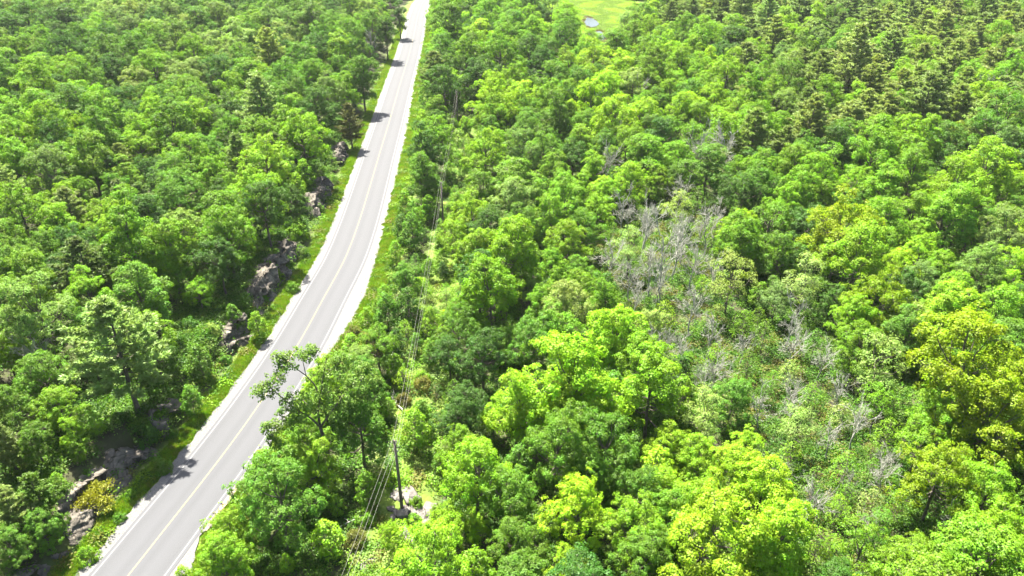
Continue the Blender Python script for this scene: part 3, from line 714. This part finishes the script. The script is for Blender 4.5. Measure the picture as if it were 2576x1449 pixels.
ad = node(n, 'ShaderNodeMath', operation='MULTIPLY_ADD'); ad.inputs[1].default_value = .12; l.new(n2.outputs['Fac'], ad.inputs[0]); l.new(mrr.outputs[0], ad.inputs[2]); l.new(ad.outputs[0], wr.inputs['Fac'])
while len(wr.color_ramp.elements) < 6: wr.color_ramp.elements.new(.5)
for e, (p, v) in zip(wr.color_ramp.elements, [(.06, 1.04), (.26, .93), (.46, 1.04), (.68, 1.0), (.84, .93), (1, 1.06)]): e.position = p; e.color = (v, v, v, 1)
mm = node(n, 'ShaderNodeMix', data_type='RGBA', blend_type='MULTIPLY'); mm.inputs[0].default_value = 1; mm.clamp_result = False
l.new(cr.outputs['Color'], mm.inputs[6]); l.new(wr.outputs['Color'], mm.inputs[7]); l.new(mm.outputs[2], b.inputs['Base Color'])
b.inputs['Roughness'].default_value = .8
RD = strip('road', -3.55, 3.55, .006, m, step=1.0, cols=9, crown=.05); RD['label'] = 'pale grey two lane asphalt road curving through the forest'
def paint(name, c): return rough_material(name, [(.42, tuple(v * .8 for v in c)), (.6, c)], 6, rough=.6, detail=8)[0]
strip('road_marking', -.06, .06, .062, paint('yellow_paint', (.20, .155, .065)), cols=2, step=1.0)['label'] = 'faded yellow centre line of the road'
wp = paint('white_paint', (.13, .13, .13))
strip('road_marking', -3.22, -3.11, .022, wp, cols=2, step=1.0)['label'] = 'faded white edge line beside the rock cut'
strip('road_marking', 3.11, 3.22, .022, wp, cols=2, step=1.0)['label'] = 'faded white edge line beside the power line'
dirt = rough_material('dirt', [(.35, (.17, .13, .10)), (.65, (.22, .185, .16))], 3, bump=.3)[0]
px0 = [(505,1330),(528,1300),(560,1258),(598,1212),(603,1222),(575,1262),(548,1300),(520,1335)]
dv = np.array([(*flat(*p, -.012)[:2], -.012) for p in px0]); 
dm = build_mesh('dirt_track', dv, [np.array([[0,1,6,7]], np.int32), np.array([[1,2,5,6]], np.int32), np.array([[2,3,4,5]], np.int32)], [dirt])
tag(link('dirt_path', dm, kind='structure'), 'brown dirt smear on the gravel shoulder', 'path')

# ---------------------------------------------------------------- pond
wm, n, l = mat('water'); out = node(n, 'ShaderNodeOutputMaterial'); bs = node(n, 'ShaderNodeBsdfPrincipled'); l.new(bs.outputs[0], out.inputs['Surface'])
bs.inputs['Base Color'].default_value = (.03, .04, .035, 1); bs.inputs['Roughness'].default_value = .12; bs.inputs['IOR'].default_value = 1.33
tw = node(n, 'ShaderNodeTexNoise'); tw.inputs['Scale'].default_value = 2.2; bw = node(n, 'ShaderNodeBump'); bw.inputs['Strength'].default_value = .06; bw.inputs['Distance'].default_value = .1
l.new(tw.outputs['Fac'], bw.inputs['Height']); l.new(bw.outputs[0], bs.inputs['Normal'])
pv, pf, o_ = [], [], 0
for poly in POND:
    q = np.array([(*flat(*p, -1.1)[:2], -1.1) for p in poly]); c = q.mean(0)
    pv += [c, *q]; k = len(q); pf += [(o_, o_ + 1 + j, o_ + 1 + (j + 1) % k) for j in range(k)]; o_ += k + 1
pme = build_mesh('water', np.array(pv), [np.array(pf, np.int32)], [wm])
tag(link('water', pme, kind='structure'), 'glaring white pond and creek in the far wet meadow', 'water')
bpy.context.view_layer.update()

# ---------------------------------------------------------------- rocks
from mathutils import noise as mnoise
import bmesh
def rock_material(name, c0, c1, c2):
    m, n, l, b, cr = rough_material(name, [(.28, c0), (.5, c1), (.72, c2)], 1.1, bump=.4, detail=10, dist=.6, bscale=4)
    vo = node(n, 'ShaderNodeTexVoronoi', feature='DISTANCE_TO_EDGE'); vo.inputs['Scale'].default_value = .9
    tc = node(n, 'ShaderNodeTexCoord'); nz = node(n, 'ShaderNodeTexNoise'); nz.inputs['Scale'].default_value = 1.5; nz.inputs['Detail'].default_value = 6
    l.new(tc.outputs['Object'], nz.inputs['Vector'])
    mxv = node(n, 'ShaderNodeMix', data_type='RGBA'); mxv.inputs[0].default_value = .25; l.new(tc.outputs['Object'], mxv.inputs[6]); l.new(nz.outputs['Color'], mxv.inputs[7])
    l.new(mxv.outputs[2], vo.inputs['Vector'])
    r2 = node(n, 'ShaderNodeValToRGB'); l.new(vo.outputs['Distance'], r2.inputs['Fac']); r2.color_ramp.elements[0].color = (.3, .28, .26, 1); r2.color_ramp.elements[1].position = .045
    mu = node(n, 'ShaderNodeMix', data_type='RGBA', blend_type='MULTIPLY'); mu.inputs[0].default_value = 1
    l.new(cr.outputs['Color'], mu.inputs[6]); l.new(r2.outputs['Color'], mu.inputs[7]); l.new(mu.outputs[2], b.inputs['Base Color'])
    return m
GRANITE = rock_material('weathered_granite', (.048, .043, .036), (.105, .094, .077), (.175, .158, .13))
PALE = rock_material('pale_limestone', (.07, .064, .058), (.115, .107, .098), (.17, .16, .15))
def outcrop(name, blocks, mtl, label, cat, seed, cuts=4):
    """one broken rock mass: overlapping split blocks; blocks rows (x, y, z, sx, sy, sz, rz)"""
    rng = random.Random(seed); vs, fs, o = [], [], 0
    for (x, y, z, sx, sy, sz, rz) in blocks:
        bm = bmesh.new()
        for _ in range(22):
            v = [rng.choice((-1, 1)) * rng.uniform(.55, 1) for _ in range(3)]; k = rng.randrange(3); v[k] *= rng.uniform(.3, 1)
            bm.verts.new(v)
        bmesh.ops.convex_hull(bm, input=bm.verts)
        for v in [v for v in bm.verts if not v.link_faces]: bm.verts.remove(v)
        bmesh.ops.bevel(bm, geom=bm.edges[:], offset=.05, segments=1, affect='EDGES', profile=.5)
        bmesh.ops.triangulate(bm, faces=bm.faces)
        bmesh.ops.subdivide_edges(bm, edges=bm.edges, cuts=cuts, use_grid_fill=True)
        for v in bm.verts:
            p = v.co * 1.7 + Vector((x, y, z))
            d = mnoise.fractal(p * .8, 1.0, 2.0, 4) * .10 + .05 * math.copysign(abs(math.sin(p.z * 3.1 + mnoise.noise(p) * 2)) ** 3, mnoise.noise(p * .7))
            v.co += v.co.normalized() * d
        cz, sz_ = math.cos(rz), math.sin(rz)
        bm.verts.index_update()
        for v in bm.verts:
            a, b_, c = v.co.x * sx, v.co.y * sy, v.co.z * sz
            vs.append((x + a * cz - b_ * sz_, y + a * sz_ + b_ * cz, z + c))
        for f in bm.faces: fs.append([q.index + o for q in f.verts])
        o = len(vs); bm.free()
    c = np.array(blocks)[:, :2].mean(0); z0 = H1(*c)
    V = np.array(vs) - np.array([c[0], c[1], z0])
    tri = np.array([f for f in fs if len(f) == 3], np.int32)
    F = [tri] + ([np.array([f for f in fs if len(f) == 4], np.int32)] if any(len(f) == 4 for f in fs) else [])
    ob = link(name, build_mesh(name, V, F, [mtl])); ob.location = (c[0], c[1], z0)
    return tag(ob, label, cat)
def rock_face(y0, y1, hgt, label, seed, s0=-6.6, back=4.2, lean=1.3):
    """one fractured rock cut: a face rising from the verge and a broken top running back into the bank"""
    nu, nv = int((y1 - y0) * 6), 64; V = []
    for i in range(nu + 1):
        u = i / nu; y = y0 + (y1 - y0) * u; end = min(1, 6 * u * (1 - u) + .0) ** .6
        hh = hgt * (.78 + .3 * mnoise.noise((y * .35, seed, 0)) + .12 * mnoise.cell((y * .45, seed, 3.3))) * end
        for j in range(nv + 1):
            v = j / nv
            if v < .55: f = v / .55; a, z = lean * f ** 1.3, -.5 + (hh + .5) * f
            elif v < .93: f = (v - .55) / .38; a, z = lean + (back - lean) * f, hh - .25 * f
            else: f = (v - .93) / .07; a, z = back, hh - .25 - (hh + 1.2) * f
            p = Vector((a * 1.0, y, z)); q = p + Vector((mnoise.noise(p * .9 + Vector((seed, 0, 0))), mnoise.noise(p * .9 + Vector((0, seed, 9))), mnoise.noise(p * .7))) * .5
            tilt = Vector((q.x * .9 + q.y * .25, q.y * .55 - q.z * .35, q.z * .8 + q.y * .22))
            d = .85 * (mnoise.cell(tilt * .6 + Vector((seed, 2, 5))) - .5) + .18 * (mnoise.cell(tilt * 1.7 + Vector((7, seed, 1))) - .5) + .08 * (mnoise.cell(tilt * 3.9) - .5) + .07 * mnoise.fractal(p * 2.2, 1.0, 2.0, 4)
            out = Vector((1, 0, .25)) if v < .55 else Vector((.25, 0, .6))
            k = end * (1 if v < .93 else 0)
            sl = float(np.interp(y, _y, _s)); o = s0 - a + d * out.x * k
            nn = math.sqrt(1 + sl * sl)
            V.append((float(road_x(y)) + o / nn, y - o * sl / nn, z + d * out.z * k))
    V = np.array(V); yc = (y0 + y1) / 2; c = np.array([float(road_x(yc)) + s0, yc, 0.0])
    i = np.arange(nu)[:, None] * (nv + 1) + np.arange(nv)[None]
    F = np.stack([i, i + 1, i + nv + 2, i + nv + 1], -1).reshape(-1, 4).astype(np.int32)
    ob = link('rock_outcrop', build_mesh('rock_outcrop', V - c, [F], [GRANITE])); ob.location = c
    return tag(ob, label, 'rock')
def yat(px, py): return place(px, py)[1]
rock_face(34, 44, 1.7, 'shaded blue-grey rock slab at the bottom corner beside the road', 1, back=6.5, lean=2.6)
rock_face(43.5, 59, 3.1, 'large brown fractured rock outcrop under the golden juniper', 2, back=6.2, lean=2.4)
rock_face(60, 66, 3.4, 'dark narrow rock wall in shade, below the big olive pine', 16, s0=-7.2)
rock_face(yat(590,905), yat(600,850) + 3, 4.0, 'dark upright rock face under a leafy sapling by the road', 7)
rock_face(87, 109, 4.3, 'long jagged grey rock face halfway along the road', 8, s0=-6.9)
rock_face(120, 136, 4.3, 'brown ledge of rock beside the road below dark trees', 9)
rock_face(146, 158, 4.0, 'small far rock ledge, uppermost of the rocks beside the road', 10)
p0 = place(1011, 1277); bx, by, bz = p0[0], p0[1], p0[2]
rr = random.Random(4)
outcrop('rock_outcrop', [(bx + rr.uniform(-1.5, 1.6), by + rr.uniform(-1.6, 1.9), bz + rr.uniform(-.15, .1), rr.uniform(.35, .8), rr.uniform(.3, .75), rr.uniform(.2, .4), rr.uniform(0, 3)) for _ in range(15)] +
        [(bx + .1, by + 1.7, bz - .05, 1.3, .95, .45, .2)], PALE, 'broken pale rocks around the foot of the near utility pole', 'rock', 11, cuts=3)
def flatrock(px, py, w, d, label, seed):
    x, y, z, t = place(px, py); r_ = random.Random(seed)
    outcrop('flat_rock', [(x + r_.uniform(-.4, .4) * w, y + r_.uniform(-.4, .4) * d, z - .05, w * r_.uniform(.4, .7), d * r_.uniform(.35, .6), .22, r_.uniform(-.4, .4)) for _ in range(5)], PALE, label, 'rock', seed, cuts=3)
flatrock(1068, 1300, 1.5, 2.6, 'smooth pale flat rock, to the right of the near utility pole', 21)
flatrock(1030, 1345, 1.2, 1.6, 'pale flat rock between bushes below the near utility pole', 22)
flatrock(921, 1425, .8, 1.3, 'pale flat rock under the wires at the bottom of the photo', 23)
flatrock(983, 1115, .45, .3, 'small white stone up the slope behind the near utility pole', 24)
flatrock(1068, 835, 1.0, 1.0, 'pale stones in the clearing under the wires, halfway between two poles', 25)

# golden juniper growing over the outcrop
jx, jy, jz, jt = place(228, 1222, 2.6)
e = tag(empty('juniper_bush', (jx, jy, jz + .4)), 'low golden-green juniper sprawling on top of the brown rock outcrop', 'bush')
rngj = np.random.default_rng(33)
ns = 26; C = np.stack([rngj.uniform(-1.9, 1.9, ns), rngj.uniform(-1.7, 1.7, ns), rngj.uniform(.9, 1.7, ns)], 1)
C[:, 2] -= .12 * (C[:, 0] ** 2 + C[:, 1] ** 2) * .5
tp = [tube(bend((0, 0, -.3), c, 4, wig=.05, rng=rngj), [.06, .045, .03, .012], 4) for c in C]
idx = np.repeat(np.arange(ns), 130); m_ = len(idx); D0 = unit(C * np.array([1, 1, .5]) + rngj.normal(size=(ns, 3)) * .5)
D = unit(D0[idx] + rngj.normal(size=(m_, 3)) * .45 + np.array([0, 0, .2]))
P = C[idx] + rngj.normal(size=(m_, 3)) * np.array([.34, .34, .16])
V, F = leaves(P, unit(np.cross(D, rngj.normal(size=(m_, 3)))), .3 * rngj.uniform(.6, 1.3, m_), .1, rngj, D)
tv, tf = join(tp)
link('trunk', build_mesh('juniper_trunk', tv, [tf], [BARK]), e)
c = link('crown', build_mesh('juniper_crown', V, [F], [NEEDLE], tone=np.clip(np.repeat(rngj.normal(.5, .2, m_), 4), 0, 1)), e); c.color = (.20, .215, .008, 1)

# ---------------------------------------------------------------- the old oak leaning over the road, limbs showing
ox, oy, oz, ot = place(832, 1190)
mpp = ot / FPX
e = tag(empty('broadleaf_tree', (ox, oy, oz)), 'leaning oak with bare dark trunk and open limbs reaching over the road', 'tree', None)
rngo = np.random.default_rng(71)
def loc(px, py, dy=0.0):
    """point of the oak seen at (px, py) in a plane dy metres behind its trunk, relative to the foot"""
    X, Y, Z = ray(px, py); t = (oy + dy) / Y
    return np.array([X * t - ox, dy, CAM_H + Z * t - oz])
fork = loc(806, 1075)
tp = [tube(np.array([(0, 0, -.4), loc(826, 1150), loc(816, 1110), fork]), [.27, .22, .19, .17], 9)]
limbs = [([(806,1075,0),(800,1040,.5),(806,1000,1),(812,950,1.5),(822,900,2.2)], .14), ([(806,1075,0),(780,1050,-.5),(745,1030,-1),(715,1005,-1.5),(680,975,-1.8)], .11),
         ([(806,1000,1),(790,965,1),(770,945,.8),(742,925,.5),(715,905,0)], .08), ([(806,1075,0),(830,1040,-.4),(860,1000,-.6),(890,960,-.3)], .12),
         ([(812,950,1.5),(850,915,2),(870,895,2.4)], .07), ([(745,1030,-1),(715,1050,-1.6),(690,1065,-2)], .05), ([(770,945,.8),(762,910,1),(765,880,1.2)], .05),
         ([(800,1040,.5),(765,1010,1.5),(735,985,2)], .07)]
for pts, r in limbs: tp.append(tube(np.array([loc(*p) for p in pts]), np.linspace(r, r * .35, len(pts)), 6))
LB = [(700,950,-1.5,26),(672,972,-1.8,24),(652,985,-1.8,18),(718,915,0,26),(742,897,.5,28),(770,890,1.2,24),(780,880,1.2,16),(705,900,-.2,20),(735,1000,-1,30),(765,1005,0,30),(720,1030,-1.5,28),
      (760,1035,-.8,30),(695,1068,-2,22),(672,1072,-2,14),(740,1062,-1.2,24),(800,990,1,30),(830,985,.5,32),(825,930,1.8,28),(850,905,2.2,26),(875,900,2.4,24),(860,950,1,30),(895,955,-.2,32),(885,990,-.5,32),
      (845,1020,-.3,30),(800,1030,.3,26),(915,925,.8,24),(940,955,.2,22),(700,1110,-2,24),(720,1130,-1.6,22),(680,1100,-2.2,14),(925,990,-.3,24)]
Cs, Ns, Rs = [], [], []
for (px, py, dy, rp_) in LB:
    c = loc(px, py, dy); r = rp_ * mpp * 1.15
    k = int(7 + 11 * r); d = unit(rngo.normal(size=(k, 3)) + np.array([0, 0, .3])); q = c + d * r * np.array([1, 1, .75]) * rngo.uniform(.35, 1, (k, 1))
    Cs.append(q); Ns.append(d * .6 + np.array([0, 0, .7])); Rs.append(np.full(k, .38) * rngo.uniform(.7, 1.3, k))
    for z in q[::5]: tp.append(tube(bend(c, z, 3), [.022, .016, .009], 3))
V, F, t_ = clump_leaves(np.concatenate(Cs), np.concatenate(Ns), np.concatenate(Rs), 21, .21, rngo)
tv, tf = join(tp)
link('trunk', build_mesh('oak_trunk', tv, [tf], [BARK], smooth=True), e)
c = link('crown', build_mesh('oak_crown', V, [F], [LEAF], tone=t_), e); c.color = (.105, .19, .024, 1)

# ---------------------------------------------------------------- utility poles and wires
POLEWOOD = rough_material('pole_wood', [(.3, (.07, .055, .045)), (.7, (.16, .135, .11))], 6, bump=.4, stretch=(1, 1, .15))[0]
PORC = rough_material('porcelain', [(.4, (.25, .22, .2)), (.6, (.32, .3, .28))], 8, rough=.3)[0]
STEEL = rough_material('galvanised_steel', [(.4, (.3, .31, .32)), (.6, (.4, .41, .42))], 10, rough=.5)[0]
ALU = rough_material('aluminium_wire', [(.4, (.20, .195, .17)), (.6, (.27, .265, .235))], 4, rough=.45)[0]
base1 = place(1011, 1277)
X1, Y1, Z1 = ray(1003, 1108); PH = (CAM_H + Z1 * (base1[1] / Y1)) - base1[2]
tops = []
pole_spec = [(base1[0], base1[1], PH, 'brown wooden utility pole standing on pale broken rocks, nearest of the poles'),
             (None, (1116, 582), 9.2, 'wooden utility pole half hidden in saplings, second along the line'),
             (None, (1152, 325), 9.2, 'far wooden utility pole among pale shrubs, third along the line'),
             (None, (1187, 105), 9.6, 'distant utility pole beside tall trees, uppermost in the photo')]
def revolve(profile, c, sides=10):
    return tube(np.array([(c[0], c[1], c[2] + z) for r, z in profile]), [r for r, z in profile], sides)
for i, (x, y, hp, lab) in enumerate(pole_spec):
    if x is None: x, y = place(*y)[:2]
    z = H1(x, y) if i else base1[2]
    e = tag(empty('utility_pole', (x, y, z)), lab, 'utility pole', 'utility poles along the clearing')
    V, F = tube(np.array([(0, 0, -.6), (0, 0, hp * .5), (-.05 if i == 0 else 0, 0, hp - .02), (-.05 if i == 0 else 0, 0, hp)]), [.17, .145, .115, .02], 12)
    link('pole', build_mesh('pole', V, [F], [POLEWOOD], smooth=True), e)
    for k, (dx, dz, big) in enumerate([(-.18, .1, 1), (.16, -.12, 1), (.16, -1.25, .8)]):
        br = link('bracket', build_mesh('bracket', *(lambda q: (q[0], [q[1]]))(tube(np.array([(0, 0, hp + dz - .22), (dx * .7, 0, hp + dz - .2), (dx, 0, hp + dz - .12)]), [.022] * 3, 6)), [STEEL]), e)
        V, F = revolve([(.02, -.12), (.06, -.1), (.04, -.05), (.065, -.02), (.035, .03), (.04, .06), (.012, .08)], (dx, 0, hp + dz))
        link('insulator', build_mesh('insulator', V * 1.0, [F], [PORC], smooth=True), br)
    tops.append((x, y, z + hp))
south = (-18.4, -4.0, base1[2] + PH)
north = (tops[-1][0] - 3, tops[-1][1] + 60, tops[-1][2])
line = [south] + tops + [north]
for k, (dx, dz, lab) in enumerate([(-.18, .19, 'upper thin silver power wire, topmost of the three strung pole to pole'), (.16, -.03, 'second thin silver power wire, just under the top one'),
                                   (.16, -1.17, 'lowest thin silver wire, hung over a metre below the pole tops')]):
    pts = []
    for a, b_ in zip(line[:-1], line[1:]):
        n_ = 20
        for j in range(n_):
            f = j / n_; sag = -1.0 * 4 * f * (1 - f)
            pts.append((a[0] + (b_[0] - a[0]) * f + dx, a[1] + (b_[1] - a[1]) * f, a[2] + (b_[2] - a[2]) * f + sag + dz))
    pts.append((line[-1][0] + dx, line[-1][1], line[-1][2] + dz))
    V, F = tube(np.array(pts), np.full(len(pts), .0065), 6)
    tag(link('power_wire', build_mesh('power_wire', V, [F], [ALU], smooth=True)), lab, 'power wire', 'wires strung along the utility poles')

# ---------------------------------------------------------------- fallen wood
def fallen(p, q, r, label, seed, twigs=4):
    rng = np.random.default_rng(seed); a = place(*p); b_ = place(*q); o = np.array(a[:3])
    A = np.array([0, 0, .25]); B = np.array(b_[:3]) - o + np.array([0, 0, .5]); path = bend(A, B, 7, wig=.08, rng=rng)
    tp = [tube(path, np.linspace(r, r * .35, 7), 7)]
    for i in range(twigs):
        k = path[rng.integers(2, 6)]; tp.append(tube(bend(k, k + unit(B - A) * .8 + rng.normal(size=3) * .6 + np.array([0, 0, .4]), 4, wig=.05, rng=rng), [r * .4, r * .3, r * .2, .01], 4))
    V, F = join(tp); ob = link('fallen_log', build_mesh('fallen_log', V, [F], [DEADWOOD], smooth=True)); ob.location = o
    tag(ob, label, 'fallen log')
fallen((835, 1345), (922, 1300), .09, 'thin grey fallen log under the wires, just left of the near utility pole', 1)
fallen((985, 900), (1003, 850), .08, 'bleached fallen branch in the clearing beside dark shrubs', 2, 7)
fallen((1012, 1035), (985, 1005), .1, 'dark fallen log in shade between the oak and the wires', 3)

# ---------------------------------------------------------------- air
hv = np.array([(x, y, z) for x in (-520, 560) for y in (-40, 520) for z in (-6, 62)], float)
hf = np.array([(0, 1, 3, 2), (4, 6, 7, 5), (0, 4, 5, 1), (2, 3, 7, 6), (0, 2, 6, 4), (1, 5, 7, 3)], np.int32)
hm, n, l = mat('haze'); out = node(n, 'ShaderNodeOutputMaterial'); pv = node(n, 'ShaderNodeVolumePrincipled')
pv.inputs['Color'].default_value = (.92, .96, 1, 1); pv.inputs['Density'].default_value = .00006; pv.inputs['Anisotropy'].default_value = .3
l.new(pv.outputs[0], out.inputs['Volume']); hm.cycles.homogeneous_volume = True
tag(link('haze', build_mesh('haze', hv, [hf], [hm]), kind='stuff'), 'thin pale summer haze over the far forest', 'haze')
